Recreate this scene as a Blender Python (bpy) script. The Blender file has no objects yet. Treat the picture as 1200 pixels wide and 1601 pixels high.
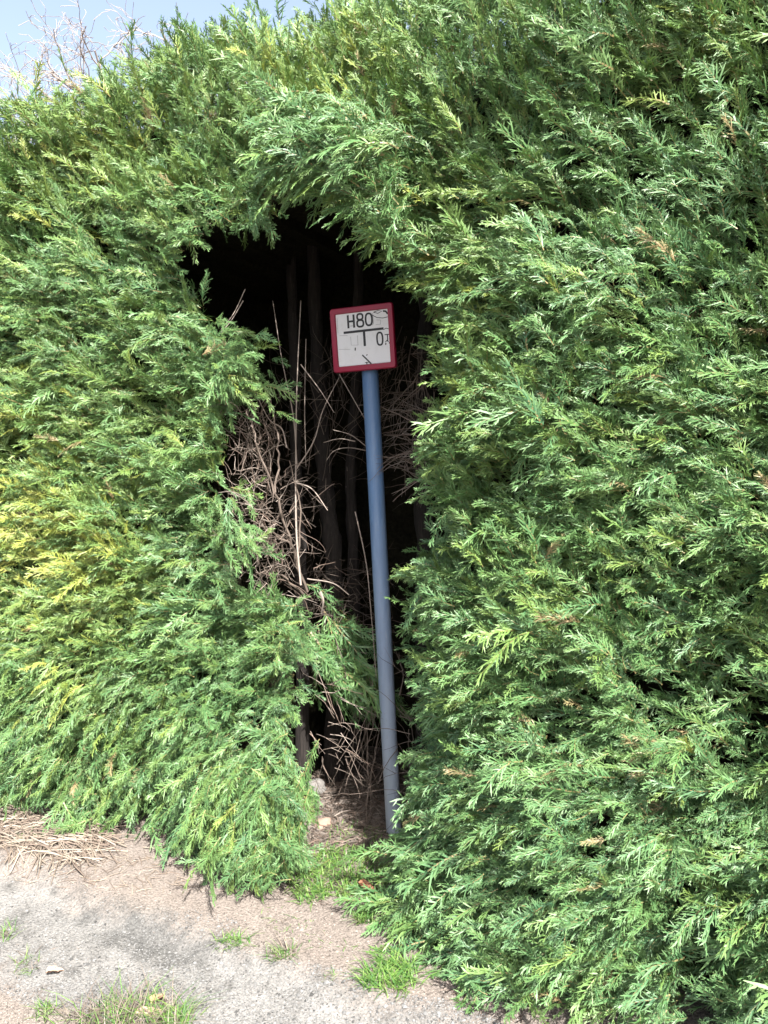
import bpy, math, random
import numpy as np
from mathutils import Vector

# ---------------------------------------------------------------- camera, sky, sun, exposure
scene = bpy.context.scene
COL = scene.collection
CAM_H, PITCH, FPX = 1.6, math.radians(7.0), 1240.0
cam_data = bpy.data.cameras.new('camera')
cam = bpy.data.objects.new('camera', cam_data)
COL.objects.link(cam)
cam.location = (0, 0, CAM_H)
cam.rotation_euler = (math.pi / 2 - PITCH, 0, 0)
cam_data.sensor_fit = 'VERTICAL'
cam_data.sensor_height = 24.0
cam_data.lens = 24.0 * FPX / 1601.0
cam_data.clip_start = 0.05
cam_data.clip_end = 2000
scene.camera = cam

SUN_EL, SUN_AZ = math.radians(50), math.radians(161)   # azimuth clockwise from +Y, so behind the camera to the right
world = bpy.data.worlds.new('World')
scene.world = world
world.use_nodes = True
wn, wl = world.node_tree.nodes, world.node_tree.links
wn.clear()
sky = wn.new('ShaderNodeTexSky')
sky.sky_type = 'NISHITA'
sky.sun_disc = False
sky.sun_elevation = SUN_EL
sky.sun_rotation = SUN_AZ
sky.air_density = 1.0
sky.dust_density = 4.0
sky.ozone_density = 1.0
bg = wn.new('ShaderNodeBackground')
bg.inputs['Strength'].default_value = 0.108
wo = wn.new('ShaderNodeOutputWorld')
hs = wn.new('ShaderNodeHueSaturation')
hs.inputs['Saturation'].default_value = .78
wl.new(sky.outputs[0], hs.inputs['Color'])
wl.new(hs.outputs[0], bg.inputs['Color'])
wl.new(bg.outputs[0], wo.inputs['Surface'])

sun_data = bpy.data.lights.new('sun', 'SUN')
sun_data.energy = 4.8
sun_data.angle = math.radians(0.5)
sun_data.color = (1.0, 0.96, 0.9)
sun = bpy.data.objects.new('sun', sun_data)
COL.objects.link(sun)
sun_dir = Vector((math.sin(SUN_AZ) * math.cos(SUN_EL), math.cos(SUN_AZ) * math.cos(SUN_EL), math.sin(SUN_EL)))
sun.rotation_euler = sun_dir.to_track_quat('Z', 'Y').to_euler()
scene.view_settings.view_transform = 'Standard'
scene.view_settings.look = 'None'
scene.view_settings.gamma = 1.0
scene.view_settings.exposure = 1.78

# ---------------------------------------------------------------- frames of reference
rng = np.random.default_rng(80)
random.seed(80)
A0 = np.array([-1.58, 3.05, 0.0])                       # a point at the foot of the hedge face
TH = math.radians(20)
D = np.array([math.cos(TH), -math.sin(TH), 0.0])        # along the hedge, to the right and nearer
N = np.array([-math.sin(TH), -math.cos(TH), 0.0])       # out of the hedge face
Z = np.array([0.0, 0.0, 1.0])
CO = np.array([0.0, 0.0, CAM_H])
cp, sp = math.cos(PITCH), math.sin(PITCH)


def ray(px, py):
    u, v = (px - 600.0) / FPX, (800.5 - py) / FPX
    return np.array([u, cp + sp * v, -sp + cp * v])


def ground(px, py, z=0.0):                              # where the ground shows at a photo pixel
    d = ray(px, py)
    return CO + d * ((z - CAM_H) / d[2])


def face(px, py, n=0.0):                                # point of the plane parallel to the hedge face, n in front of it
    d = ray(px, py)
    t = (np.dot(A0 - CO, N) + n) / np.dot(d, N)
    return CO + d * t


def sh(p):
    q = p - A0
    return np.array([q @ D, p[..., 2]]).T if p.ndim > 1 else np.array([q @ D, p[2]])


def P(s, h, n):
    s, h, n = np.asarray(s, float), np.asarray(h, float), np.asarray(n, float)
    return A0 + s[..., None] * D + h[..., None] * Z + n[..., None] * N


def project(p):
    q = p - CO
    yv = q[:, 1] * cp - q[:, 2] * sp
    zv = q[:, 1] * sp + q[:, 2] * cp
    yv = np.maximum(yv, 1e-3)
    return np.stack([600 + FPX * q[:, 0] / yv, 800.5 - FPX * zv / yv], 1)


def inpoly(pts, poly):
    x, y = pts[:, 0], pts[:, 1]
    r = np.zeros(len(pts), bool)
    j = len(poly) - 1
    for i in range(len(poly)):
        xi, yi = poly[i]
        xj, yj = poly[j]
        c = ((yi > y) != (yj > y)) & (x < (xj - xi) * (y - yi) / (yj - yi + 1e-12) + xi)
        r ^= c
        j = i
    return r


def edge_dist(pts, poly):                                # distance to the outline of a polygon
    best = np.full(len(pts), 1e9)
    for i in range(len(poly)):
        a, b = np.array(poly[i - 1], float), np.array(poly[i], float)
        e = b - a
        t = np.clip(((pts - a) @ e) / (e @ e), 0, 1)
        best = np.minimum(best, np.linalg.norm(pts - a - t[:, None] * e, axis=1))
    return best


def depth_in(pts, poly):                                # >0 inside, by how much
    return edge_dist(pts, poly) * np.where(inpoly(pts, poly), 1, -1)


def hsh(ix, iy, seed):
    v = np.sin(ix * 127.1 + iy * 311.7 + seed * 74.7) * 43758.5453
    return v - np.floor(v)


def vnoise(x, y, seed=0):                               # smooth value noise, -1..1
    ix, iy = np.floor(x), np.floor(y)
    fx, fy = x - ix, y - iy
    fx, fy = fx * fx * (3 - 2 * fx), fy * fy * (3 - 2 * fy)
    a, b = hsh(ix, iy, seed), hsh(ix + 1, iy, seed)
    c, d = hsh(ix, iy + 1, seed), hsh(ix + 1, iy + 1, seed)
    return 2 * ((a * (1 - fx) + b * fx) * (1 - fy) + (c * (1 - fx) + d * fx) * fy) - 1


def sstep(a, b, x):
    t = np.clip((x - a) / (b - a), 0, 1)
    return t * t * (3 - 2 * t)


def norm(v):
    return v / (np.linalg.norm(v, axis=-1, keepdims=True) + 1e-9)


# the opening in the hedge, as seen on the plane of its face
HOLE_PX = [(300, 396), (352, 364), (405, 374), (440, 350), (455, 315), (482, 285), (525, 318), (568, 360), (615, 400), (655, 450),
           (684, 500), (694, 570), (682, 650), (668, 700), (668, 770), (690, 810), (710, 835), (668, 862), (642, 880), (644, 940), (646, 1000),
           (662, 1060), (674, 1120), (656, 1155), (656, 1210), (656, 1260), (632, 1310), (600, 1350), (560, 1350), (482, 1320),
           (484, 1240), (466, 1150), (474, 1060), (498, 1000), (470, 935), (378, 920), (372, 830), (355, 760), (365, 690),
           (378, 620), (392, 560), (352, 520), (335, 480), (312, 455), (290, 426)]
BARE_PX = [(-300, 1300), (0, 1282), (120, 1290), (200, 1325), (300, 1335), (400, 1345), (480, 1345), (560, 1345), (612, 1330), (640, 1400),
           (690, 1470), (740, 1540), (840, 1612), (900, 1700), (-300, 1700)]       # soil that no spray hangs over
HOLE_SH = [tuple(sh(face(x, y, 0.02))) for x, y in HOLE_PX]


def in_hole_sh(s, h):
    return inpoly(np.stack([s, h], 1), HOLE_SH)


def face_n(s, h):                                       # how far the clipped face stands out of its plane
    n = 0.045 * vnoise(s / .55, h / .5, 1) + 0.04 * vnoise(s / .26, h / .22, 2) + .02 * vnoise(s / .12, h / .1, 8)
    n = n + 0.42 * sstep(1.72, 2.35, s) * (0.85 + 0.15 * sstep(1.6, .4, h))
    n = n + 0.12 * sstep(1.0, 0.2, h) * sstep(.6, 1.2, s) * sstep(1.7, 1.3, s)
    n = n - 1.3 * np.maximum(0, h - 2.55) ** 2 * 2
    return n


def hedge_top(s):
    return 2.63 + .10 * s + .16 * sstep(.5, .85, s) + .06 * vnoise(s / .5, s * 0, 5) + .05 * vnoise(s / .17, s * 0, 6)


def split_s(h):                                         # where the left hedge meets the right one
    return 1.52 - .30 * sstep(1.9, 2.4, h)


# ---------------------------------------------------------------- mesh helpers
def mesh_obj(name, verts, faces_list, mat, parent=None, cols=None, smooth=False):
    """faces_list: list of int arrays (n,k)"""
    me = bpy.data.meshes.new(name)
    verts = np.asarray(verts, np.float32)
    me.vertices.add(len(verts))
    me.vertices.foreach_set('co', verts.ravel())
    faces_list = [np.asarray(f, np.int32) for f in faces_list if len(f)]
    tot = sum(f.shape[0] for f in faces_list)
    loops = np.concatenate([f.ravel() for f in faces_list])
    sizes = np.concatenate([np.full(f.shape[0], f.shape[1], np.int32) for f in faces_list])
    starts = np.concatenate([[0], np.cumsum(sizes)[:-1]]).astype(np.int32)
    me.loops.add(len(loops))
    me.loops.foreach_set('vertex_index', loops)
    me.polygons.add(tot)
    me.polygons.foreach_set('loop_start', starts)
    me.polygons.foreach_set('use_smooth', np.full(tot, smooth, bool))
    if cols is not None:
        at = me.attributes.new('tint', 'FLOAT_COLOR', 'POINT')
        c4 = np.ones((len(verts), 4), np.float32)
        c4[:, :3] = cols
        at.data.foreach_set('color', c4.ravel())
    me.update(calc_edges=True)
    me.validate()
    if mat is not None:
        me.materials.append(mat)
    o = bpy.data.objects.new(name, me)
    COL.objects.link(o)
    if parent is not None:
        o.parent = parent
        o.matrix_parent_inverse = parent.matrix_basis.inverted()
    return o


def thing(name, label, cat, loc=(0, 0, 0), group=None):
    o = bpy.data.objects.new(name, None)
    o.empty_display_size = 0.1
    COL.objects.link(o)
    o.location = loc
    o['label'] = label
    o['category'] = cat
    if group:
        o['group'] = group
    return o


def tag(o, label, cat, kind=None, group=None):
    o['label'] = label
    o['category'] = cat
    if kind:
        o['kind'] = kind
    if group:
        o['group'] = group
    return o


class Acc:
    def __init__(self):
        self.v, self.f, self.c, self.n = [], {}, [], 0

    def add(self, v, f, c):
        v = np.asarray(v, np.float32).reshape(-1, 3)
        f = np.asarray(f, np.int64)
        self.v.append(v)
        self.f.setdefault(f.shape[1], []).append(f + self.n)
        c = np.asarray(c, np.float32)
        self.c.append(np.broadcast_to(c, (len(v), 3)) if c.ndim == 1 else c)
        self.n += len(v)

    def build(self, name, mat, parent=None, smooth=False):
        return mesh_obj(name, np.concatenate(self.v), [np.concatenate(x) for x in self.f.values()], mat, parent,
                        np.concatenate(self.c), smooth)


def tube(acc, pts, radii, sides=5, col=(0, 0, 0)):
    pts = np.asarray(pts, float)
    n = len(pts)
    radii = np.broadcast_to(np.asarray(radii, float), (n,))
    t = norm(np.gradient(pts, axis=0))
    ref = np.array([0, 0, 1.0]) if abs(t[0][2]) < .9 else np.array([1.0, 0, 0])
    a = norm(np.cross(t, ref))
    b = np.cross(t, a)
    ang = np.arange(sides) / sides * 2 * math.pi
    ring = pts[:, None, :] + radii[:, None, None] * (np.cos(ang)[None, :, None] * a[:, None, :] + np.sin(ang)[None, :, None] * b[:, None, :])
    i = np.arange(n - 1)[:, None] * sides
    j = np.arange(sides)[None, :]
    k = (j + 1) % sides
    f = np.stack([i + j, i + k, i + sides + k, i + sides + j], -1).reshape(-1, 4)
    acc.add(ring.reshape(-1, 3), f, col)
    acc.add(ring[0], [np.arange(sides)[::-1]], col)
    acc.add(ring[-1], [np.arange(sides)], col)


def smooth_path(ctrl, n=8):                             # Catmull-Rom through control points
    c = np.asarray(ctrl, float)
    c = np.vstack([2 * c[0] - c[1], c, 2 * c[-1] - c[-2]])
    out = []
    for i in range(1, len(c) - 2):
        t = np.linspace(0, 1, n, endpoint=False)[:, None]
        p0, p1, p2, p3 = c[i - 1], c[i], c[i + 1], c[i + 2]
        out.append(.5 * (2 * p1 + (p2 - p0) * t + (2 * p0 - 5 * p1 + 4 * p2 - p3) * t ** 2 + (3 * p1 - p0 - 3 * p2 + p3) * t ** 3))
    out.append(c[-2][None])
    return np.vstack(out)


# ---------------------------------------------------------------- materials
def new_mat(name):
    m = bpy.data.materials.new(name)
    m.use_nodes = True
    nt = m.node_tree
    b = nt.nodes['Principled BSDF']
    return m, nt.nodes, nt.links, b


def ramp(nodes, stops, interp='LINEAR'):
    r = nodes.new('ShaderNodeValToRGB')
    r.color_ramp.interpolation = interp
    el = r.color_ramp.elements
    while len(el) < len(stops):
        el.new(.5)
    for e, (p, c) in zip(el, stops):
        e.position = p
        e.color = (*c, 1)
    return r


def noise(nodes, links, scale, detail=6, rough=.6, vec=None, dist=0):
    n = nodes.new('ShaderNodeTexNoise')
    n.inputs['Scale'].default_value = scale
    n.inputs['Detail'].default_value = detail
    n.inputs['Roughness'].default_value = rough
    n.inputs['Distortion'].default_value = dist
    if vec is not None:
        links.new(vec, n.inputs['Vector'])
    return n


def mixc(nodes, links, fac, a, b, mode='MIX'):
    m = nodes.new('ShaderNodeMix')
    m.data_type = 'RGBA'
    m.blend_type = mode
    for s, val in ((m.inputs[0], fac), (m.inputs[6], a), (m.inputs[7], b)):
        if hasattr(val, 'is_linked'):
            links.new(val, s)
        else:
            s.default_value = val if not isinstance(val, tuple) else (*val, 1)
    return m.outputs[2]


def math_node(nodes, links, op, a, b=0.0):
    m = nodes.new('ShaderNodeMath')
    m.operation = op
    for s, val in ((m.inputs[0], a), (m.inputs[1], b)):
        if hasattr(val, 'is_linked'):
            links.new(val, s)
        else:
            s.default_value = val
    return m.outputs[0]


def foliage_material():
    m, nd, lk, b = new_mat('conifer_leaf')
    at = nd.new('ShaderNodeAttribute')
    at.attribute_name = 'tint'
    sep = nd.new('ShaderNodeSeparateColor')
    lk.new(at.outputs['Color'], sep.inputs[0])
    r = ramp(nd, [(0.0, (.038, .118, .052)), (.35, (.062, .155, .046)), (.7, (.138, .218, .042)), (.92, (.30, .33, .05)), (1.0, (.24, .17, .09))])
    lk.new(sep.outputs[0], r.inputs[0])
    c = mixc(nd, lk, sep.outputs[1], r.outputs[0], (.21, .305, .125))      # paler young tips
    c = mixc(nd, lk, sep.outputs[2], c, (.24, .185, .085))                 # tan stems
    lk.new(c, b.inputs['Base Color'])
    b.inputs['Roughness'].default_value = .47
    b.inputs['Specular IOR Level'].default_value = .42
    tr = nd.new('ShaderNodeBsdfTranslucent')
    lk.new(mixc(nd, lk, .35, c, (.12, .20, .02)), tr.inputs['Color'])
    mx = nd.new('ShaderNodeMixShader')
    mx.inputs[0].default_value = .16
    out = nd['Material Output']
    lk.new(b.outputs[0], mx.inputs[1])
    lk.new(tr.outputs[0], mx.inputs[2])
    lk.new(mx.outputs[0], out.inputs['Surface'])
    return m


def tint_material(name, rough=.7, spec=.3, trans=0.0):   # colour straight from the piece's own tint
    m, nd, lk, b = new_mat(name)
    at = nd.new('ShaderNodeAttribute')
    at.attribute_name = 'tint'
    lk.new(at.outputs['Color'], b.inputs['Base Color'])
    b.inputs['Roughness'].default_value = rough
    b.inputs['Specular IOR Level'].default_value = spec
    if trans:
        tr = nd.new('ShaderNodeBsdfTranslucent')
        lk.new(at.outputs['Color'], tr.inputs['Color'])
        mx = nd.new('ShaderNodeMixShader')
        mx.inputs[0].default_value = trans
        lk.new(b.outputs[0], mx.inputs[1])
        lk.new(tr.outputs[0], mx.inputs[2])
        lk.new(mx.outputs[0], nd['Material Output'].inputs['Surface'])
    return m


def bark_material():
    m, nd, lk, b = new_mat('fibrous_bark')
    tc = nd.new('ShaderNodeTexCoord')
    mp = nd.new('ShaderNodeMapping')
    mp.inputs['Scale'].default_value = (60, 60, 5)
    lk.new(tc.outputs['Object'], mp.inputs['Vector'])
    n = noise(nd, lk, 2.0, 8, .65, mp.outputs[0], .4)
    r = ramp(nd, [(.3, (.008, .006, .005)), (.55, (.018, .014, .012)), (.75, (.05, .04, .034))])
    lk.new(n.outputs['Fac'], r.inputs[0])
    lk.new(r.outputs[0], b.inputs['Base Color'])
    b.inputs['Roughness'].default_value = .9
    bp = nd.new('ShaderNodeBump')
    bp.inputs['Strength'].default_value = .8
    bp.inputs['Distance'].default_value = .01
    lk.new(n.outputs['Fac'], bp.inputs['Height'])
    lk.new(bp.outputs[0], b.inputs['Normal'])
    return m


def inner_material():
    m, nd, lk, b = new_mat('inner_growth_shade')
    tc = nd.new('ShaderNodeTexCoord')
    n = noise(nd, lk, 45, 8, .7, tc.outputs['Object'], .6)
    r = ramp(nd, [(.35, (.012, .012, .008)), (.6, (.028, .026, .016)), (.8, (.05, .04, .026))])  # near-black brown: the shade between the sprays is in the colour
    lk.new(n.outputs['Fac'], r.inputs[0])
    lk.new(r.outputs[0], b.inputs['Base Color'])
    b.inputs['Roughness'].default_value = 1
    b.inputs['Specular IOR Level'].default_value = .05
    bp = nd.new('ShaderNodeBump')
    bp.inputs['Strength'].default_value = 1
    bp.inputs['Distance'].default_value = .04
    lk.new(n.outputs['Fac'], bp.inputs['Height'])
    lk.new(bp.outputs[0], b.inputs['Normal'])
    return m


M_LEAF = foliage_material()
M_TWIG = tint_material('dry_twig', .8, .2)
M_GRASS = tint_material('grass_blade', .5, .4, .25)
M_LITTER = tint_material('litter', .85, .15)
M_GRIT = tint_material('grit', .85, .25)
M_BARK = bark_material()
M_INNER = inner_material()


# ---------------------------------------------------------------- ground and path
def ground_z(x, y):
    ac = (x - PATH_A[0]) * pn[0] + (y - PATH_A[1]) * pn[1]            # the verge stands a little above the worn strip
    ac = ac + .05 * vnoise(x / .22, y / .22, 23) + .012 * vnoise(x / .09, y / .09, 24)
    return .012 * vnoise(x / .45, y / .45, 21) + .006 * vnoise(x / .13, y / .13, 22) + .036 * sstep(.10, .20, ac) - .036


PATH_A, PATH_B = ground(0, 1418)[:2], ground(440, 1600)[:2]     # centre line of the worn grey strip
pd = (PATH_B - PATH_A) / np.linalg.norm(PATH_B - PATH_A)
pn = np.array([-pd[1], pd[0]])


def ground_material(name, path):
    m, nd, lk, b = new_mat(name)
    tc = nd.new('ShaderNodeTexCoord')
    v = tc.outputs['Object']
    big = noise(nd, lk, 2.2, 5, .6, v, .3)
    mid = noise(nd, lk, 14, 6, .65, v)
    fine = noise(nd, lk, 140, 4, .75, v)
    vor = nd.new('ShaderNodeTexVoronoi')
    vor.inputs['Scale'].default_value = 120
    lk.new(v, vor.inputs['Vector'])
    soil = ramp(nd, [(.3, (.10, .083, .071)), (.5, (.155, .133, .116)), (.7, (.21, .185, .166))])
    lk.new(mid.outputs['Fac'], soil.inputs[0])
    pink = mixc(nd, lk, big.outputs['Fac'], soil.outputs[0], (.195, .168, .150))
    c = pink
    if path:
        sx = nd.new('ShaderNodeSeparateXYZ')
        lk.new(v, sx.inputs[0])
        # distance across the strip in its own frame (the sheet's object y runs across it)
        yy = math_node(nd, lk, 'ADD', sx.outputs[1], math_node(nd, lk, 'MULTIPLY', math_node(nd, lk, 'SUBTRACT', big.outputs['Fac'], .5), .35))
        yy = math_node(nd, lk, 'ADD', yy, math_node(nd, lk, 'MULTIPLY', math_node(nd, lk, 'SUBTRACT', mid.outputs['Fac'], .5), .18))
        ab = math_node(nd, lk, 'ABSOLUTE', yy)
        mr = nd.new('ShaderNodeMapRange')
        mr.interpolation_type = 'SMOOTHSTEP'
        mr.inputs['From Min'].default_value = .12
        mr.inputs['From Max'].default_value = .26
        mr.inputs['To Min'].default_value = 1
        mr.inputs['To Max'].default_value = 0
        lk.new(ab, mr.inputs['Value'])
        grey = ramp(nd, [(.32, (.092, .089, .085)), (.5, (.168, .163, .156)), (.72, (.218, .212, .204))])
        lk.new(mid.outputs['Fac'], grey.inputs[0])
        sm = nd.new('ShaderNodeMapRange')
        sm.inputs['From Min'].default_value = .56
        sm.inputs['From Max'].default_value = .7
        lk.new(big.outputs['Fac'], sm.inputs['Value'])
        g2 = mixc(nd, lk, math_node(nd, lk, 'MULTIPLY', sm.outputs[0], .6), grey.outputs[0], (.10, .10, .098))
        dn = nd.new('ShaderNodeVectorMath')
        dn.operation = 'DISTANCE'
        q = ground(235, 1448)[:2] - (PATH_A + PATH_B) / 2
        mp = nd.new('ShaderNodeMapping')
        mp.inputs['Location'].default_value = (-(q @ pd), -(q @ pn), 0)
        mp2 = nd.new('ShaderNodeMapping')
        mp2.inputs['Scale'].default_value = (.30, 1, 0)
        lk.new(v, mp.inputs['Vector'])
        lk.new(mp.outputs[0], mp2.inputs['Vector'])
        lk.new(mp2.outputs[0], dn.inputs[0])
        st = math_node(nd, lk, 'ADD', dn.outputs['Value'], math_node(nd, lk, 'MULTIPLY', math_node(nd, lk, 'SUBTRACT', mid.outputs['Fac'], .5), .22))
        sr = nd.new('ShaderNodeMapRange')
        sr.interpolation_type = 'SMOOTHSTEP'
        sr.inputs['From Min'].default_value = .02
        sr.inputs['From Max'].default_value = .14
        sr.inputs['To Min'].default_value = .7
        sr.inputs['To Max'].default_value = 0
        lk.new(st, sr.inputs['Value'])
        g2 = mixc(nd, lk, sr.outputs[0], g2, (.075, .075, .073))          # damp dark stain in the grit
        c = mixc(nd, lk, mr.outputs[0], pink, g2)
    sp = ramp(nd, [(.32, (.34, .335, .33)), (.5, (1, 1, 1)), (.68, (1.45, 1.43, 1.4))])
    lk.new(fine.outputs['Fac'], sp.inputs[0])
    c = mixc(nd, lk, .8, c, sp.outputs[0], 'MULTIPLY')
    lk.new(c, b.inputs['Base Color'])
    b.inputs['Roughness'].default_value = .95
    b.inputs['Specular IOR Level'].default_value = .2
    h = math_node(nd, lk, 'ADD', fine.outputs['Fac'], math_node(nd, lk, 'MULTIPLY', vor.outputs['Distance'], .8))
    bp = nd.new('ShaderNodeBump')
    bp.inputs['Strength'].default_value = .7
    bp.inputs['Distance'].default_value = .006
    lk.new(h, bp.inputs['Height'])
    lk.new(bp.outputs[0], b.inputs['Normal'])
    return m


def grid_sheet(name, xs, ys, zf, mat):
    X, Y = np.meshgrid(xs, ys)
    v = np.stack([X, Y, zf(X, Y)], -1).reshape(-1, 3)
    nx = len(xs)
    i = np.arange(len(ys) - 1)[:, None] * nx
    j = np.arange(nx - 1)[None, :]
    f = np.stack([i + j, i + j + 1, i + nx + j + 1, i + nx + j], -1).reshape(-1, 4)
    return mesh_obj(name, v, [f], mat, None, None, True)


ax = np.concatenate([[-900, -200, -50, -15, -6], np.arange(-2.4, 2.41, .02), [6, 15, 50, 200, 900]])
ay = np.concatenate([[-900, -200, -50, -15, -4], np.arange(.6, 4.21, .02), [8, 15, 50, 200, 900]])
gnd = grid_sheet('ground', ax, ay, ground_z, ground_material('bare_soil', False))
gnd['kind'] = 'structure'
# the worn grey strip: a sheet in its own frame a few millimetres above the soil
px_ = np.arange(-3.0, 3.2, .02)
py_ = np.arange(-.46, .461, .02)
mid_p = (PATH_A + PATH_B) / 2
ang = math.atan2(pd[1], pd[0])


def path_z(X, Y):
    wx = mid_p[0] + X * pd[0] + Y * pn[0]
    wy = mid_p[1] + X * pd[1] + Y * pn[1]
    return ground_z(wx, wy) + .005


pth = grid_sheet('path', px_, py_, path_z, ground_material('worn_grey_path', True))
pth.location = (mid_p[0], mid_p[1], 0)
pth.rotation_euler = (0, 0, ang)
pth['kind'] = 'structure'


# ---------------------------------------------------------------- conifer sprays
def kite(a, b, w, nrm, bend=0):
    d = norm(b - a)
    s = norm(np.cross(nrm, d)) * w
    m = a + (b - a) * .4
    return [a, m + s, b, m - s]


def make_spray(r):
    """a flat feathery spray of length 1 along x, in the xy plane; returns verts, quads, (tip, stem) per vertex"""
    V, F, T = [], [], []

    def quad(vs, tip, stem):
        k = len(V)
        V.extend(vs)
        F.append([k, k + 1, k + 2, k + 3])
        T.extend([(t, stem) for t in tip])
    up = np.array([0, 0, 1.0])
    sway = r.uniform(-.18, .18)
    droop = r.uniform(.05, .22)

    def ax(t):
        return np.array([t, sway * t * t, .05 * math.sin(t * 5) - droop * t * t])
    ts = np.linspace(0, .98, 5)
    for i in range(4):
        a, b = ax(ts[i]), ax(ts[i + 1])
        w0, w1 = .016 * (1 - ts[i] * .7), .016 * (1 - ts[i + 1] * .7)
        y = np.array([0, 1, 0])
        quad([a - y * w0, b - y * w1, b + y * w1, a + y * w0], [0] * 4, .9 * (1 - .6 * ts[i]))
    n = r.integers(11, 14)
    for side in (-1, 1):
        for i in range(n):
            t = (i + .5 + r.uniform(-.3, .3) + .25 * side) / n
            t = min(max(t, .05), .97)
            a = ax(t)
            ln = (.10 + .22 * math.sin(min(1, (1 - t) * 1.25 + .12) * math.pi * .62)) * r.uniform(.6, 1.3)
            an = math.radians(r.uniform(34, 56)) * (1 - .35 * t)
            d = np.array([math.cos(an), side * math.sin(an), r.uniform(-.25, .12)])
            roll = r.normal(0, .55)
            nr = norm(np.array([0, math.sin(roll), math.cos(roll)]))
            wob = r.normal(0, .22)
            pts = []
            p = a.copy()
            seg = 3
            for k in range(seg + 1):
                pts.append(p.copy())
                d = norm(d + np.array([.22, wob, -.19]))
                p = p + d * ln / seg
            w = [.011, .0155, .012, .003]
            for k in range(seg):
                sd = norm(np.cross(nr, pts[k + 1] - pts[k]))
                quad([pts[k] - sd * w[k], pts[k + 1] - sd * w[k + 1], pts[k + 1] + sd * w[k + 1], pts[k] + sd * w[k]],
                     [k / seg * .8, (k + 1) / seg * .8, (k + 1) / seg * .8, k / seg * .8], 0)
            for k in range(2):
                q = .3 + .3 * k
                kk = min(int(q * seg), seg - 1)
                fr = q * seg - kk
                base = pts[kk] * (1 - fr) + pts[kk + 1] * fr
                dd = norm(pts[kk + 1] - pts[kk])
                sdir = norm(np.cross(nr, dd)) * (1 if k % 2 else -1)
                e = base + norm(dd * 1.0 + sdir * .75 + up * r.uniform(-.3, .3)) * ln * r.uniform(.35, .6) * (1 - .35 * q)
                quad(kite(base, e, .011, nr + r.normal(0, .3, 3)), [q * .5, .6, 1, .6], 0)
    return np.array(V, np.float32), np.array(F, np.int64), np.array(T, np.float32)


SPRAYS = [make_spray(np.random.default_rng(100 + i)) for i in range(14)]


def lay_sprays(acc, pos, dirs, nrm, size, hue, droop=None):
    """copies sprays onto points as one continuous foliage mesh"""
    n = len(pos)
    x = norm(dirs)
    z = norm(nrm - (np.sum(nrm * x, 1, keepdims=True)) * x)
    y = np.cross(z, x)
    which = rng.integers(0, len(SPRAYS), n)
    if droop is None:
        droop = np.full(n, .12)
    wid = rng.uniform(.8, 1.2, n)
    for k, (V, F, T) in enumerate(SPRAYS):
        m = np.where(which == k)[0]
        if not len(m):
            continue
        R = np.stack([x[m], y[m] * wid[m, None], z[m]], 1)            # rows are the local axes
        W = np.einsum('vi,nij->nvj', V, R) * size[m, None, None] + pos[m, None, :]
        W[:, :, 2] -= droop[m, None] * size[m, None] * (V[None, :, 0] ** 2)
        # never below the ground
        W[:, :, 2] = np.maximum(W[:, :, 2], .012 + .02 * np.abs(V[None, :, 1]))
        c = np.zeros((len(m), len(V), 3), np.float32)
        c[:, :, 0] = hue[m, None]
        c[:, :, 1] = T[None, :, 0] * .52
        c[:, :, 2] = T[None, :, 1]
        off = (np.arange(len(m)) * len(V))[:, None, None]
        acc.add(W.reshape(-1, 3), (F[None] + off).reshape(-1, 4), c.reshape(-1, 3))


def hue_of(s, h, n):
    """leaf colour: yellower growth in patches, a golden patch at the far left, a few browned sprays"""
    hu = .29 + .07 * sstep(1.2, .6, s) + .18 * vnoise(s / .5, h / .5, 31) + .10 * vnoise(s / .15, h / .15, 32) + rng.normal(0, .15, n)
    gold = np.exp(-(((s - .2) / .55) ** 2 + ((h - 1.25) / .6) ** 2))
    hu = hu + .62 * gold * rng.uniform(.4, 1.2, n)
    hu = hu + .12 * sstep(1.9, 2.7, h)
    hu = np.clip(hu, 0, .93)
    hu[rng.random(n) < .009] = 1.0
    return hu


def shoots_to_sprays(pos, dirs, length, k, spread, size, keep_out=True, up_bias=.25, frontal=.8, drp=(.0, .2), tip_p=.55):
    """each shoot carries k sprays along its length, splaying around its direction"""
    n = len(pos)
    rep = np.repeat(np.arange(n), k)
    f = np.tile((np.arange(k) + .5) / k, n) + rng.uniform(-.1, .1, n * k)
    d0 = norm(dirs)[rep]
    p = pos[rep] + d0 * (length[rep] * (f - .35))[:, None] + rng.normal(0, .018, (n * k, 3))
    d = norm(d0 + rng.normal(0, spread, (n * k, 3)))
    nr = frontal * N + .45 * Z + rng.normal(0, .55, (n * k, 3))
    sz = size[rep] * rng.uniform(.7, 1.2, n * k)
    dr = rng.uniform(drp[0], drp[1], n * k)
    keep = p[:, 2] > .02
    if keep_out:
        drop3 = (dr * sz)[:, None] * Z
        tip = p + d * sz[:, None] - drop3
        mid = p + d * sz[:, None] * .5 - drop3 * .25
        lim = np.where(rng.random(n * k) < tip_p, -4, 30)
        a, b, c = (depth_in(project(q), HOLE_PX) for q in (p, mid, tip))
        keep &= (a < -8) & (b < lim - 12) & (c < lim)
        b, c = (depth_in(project(q), BARE_PX) for q in (mid, tip))
        keep &= (b < 10) & (c < 25)
    return p[keep], d[keep], nr[keep], sz[keep], dr[keep]


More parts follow.
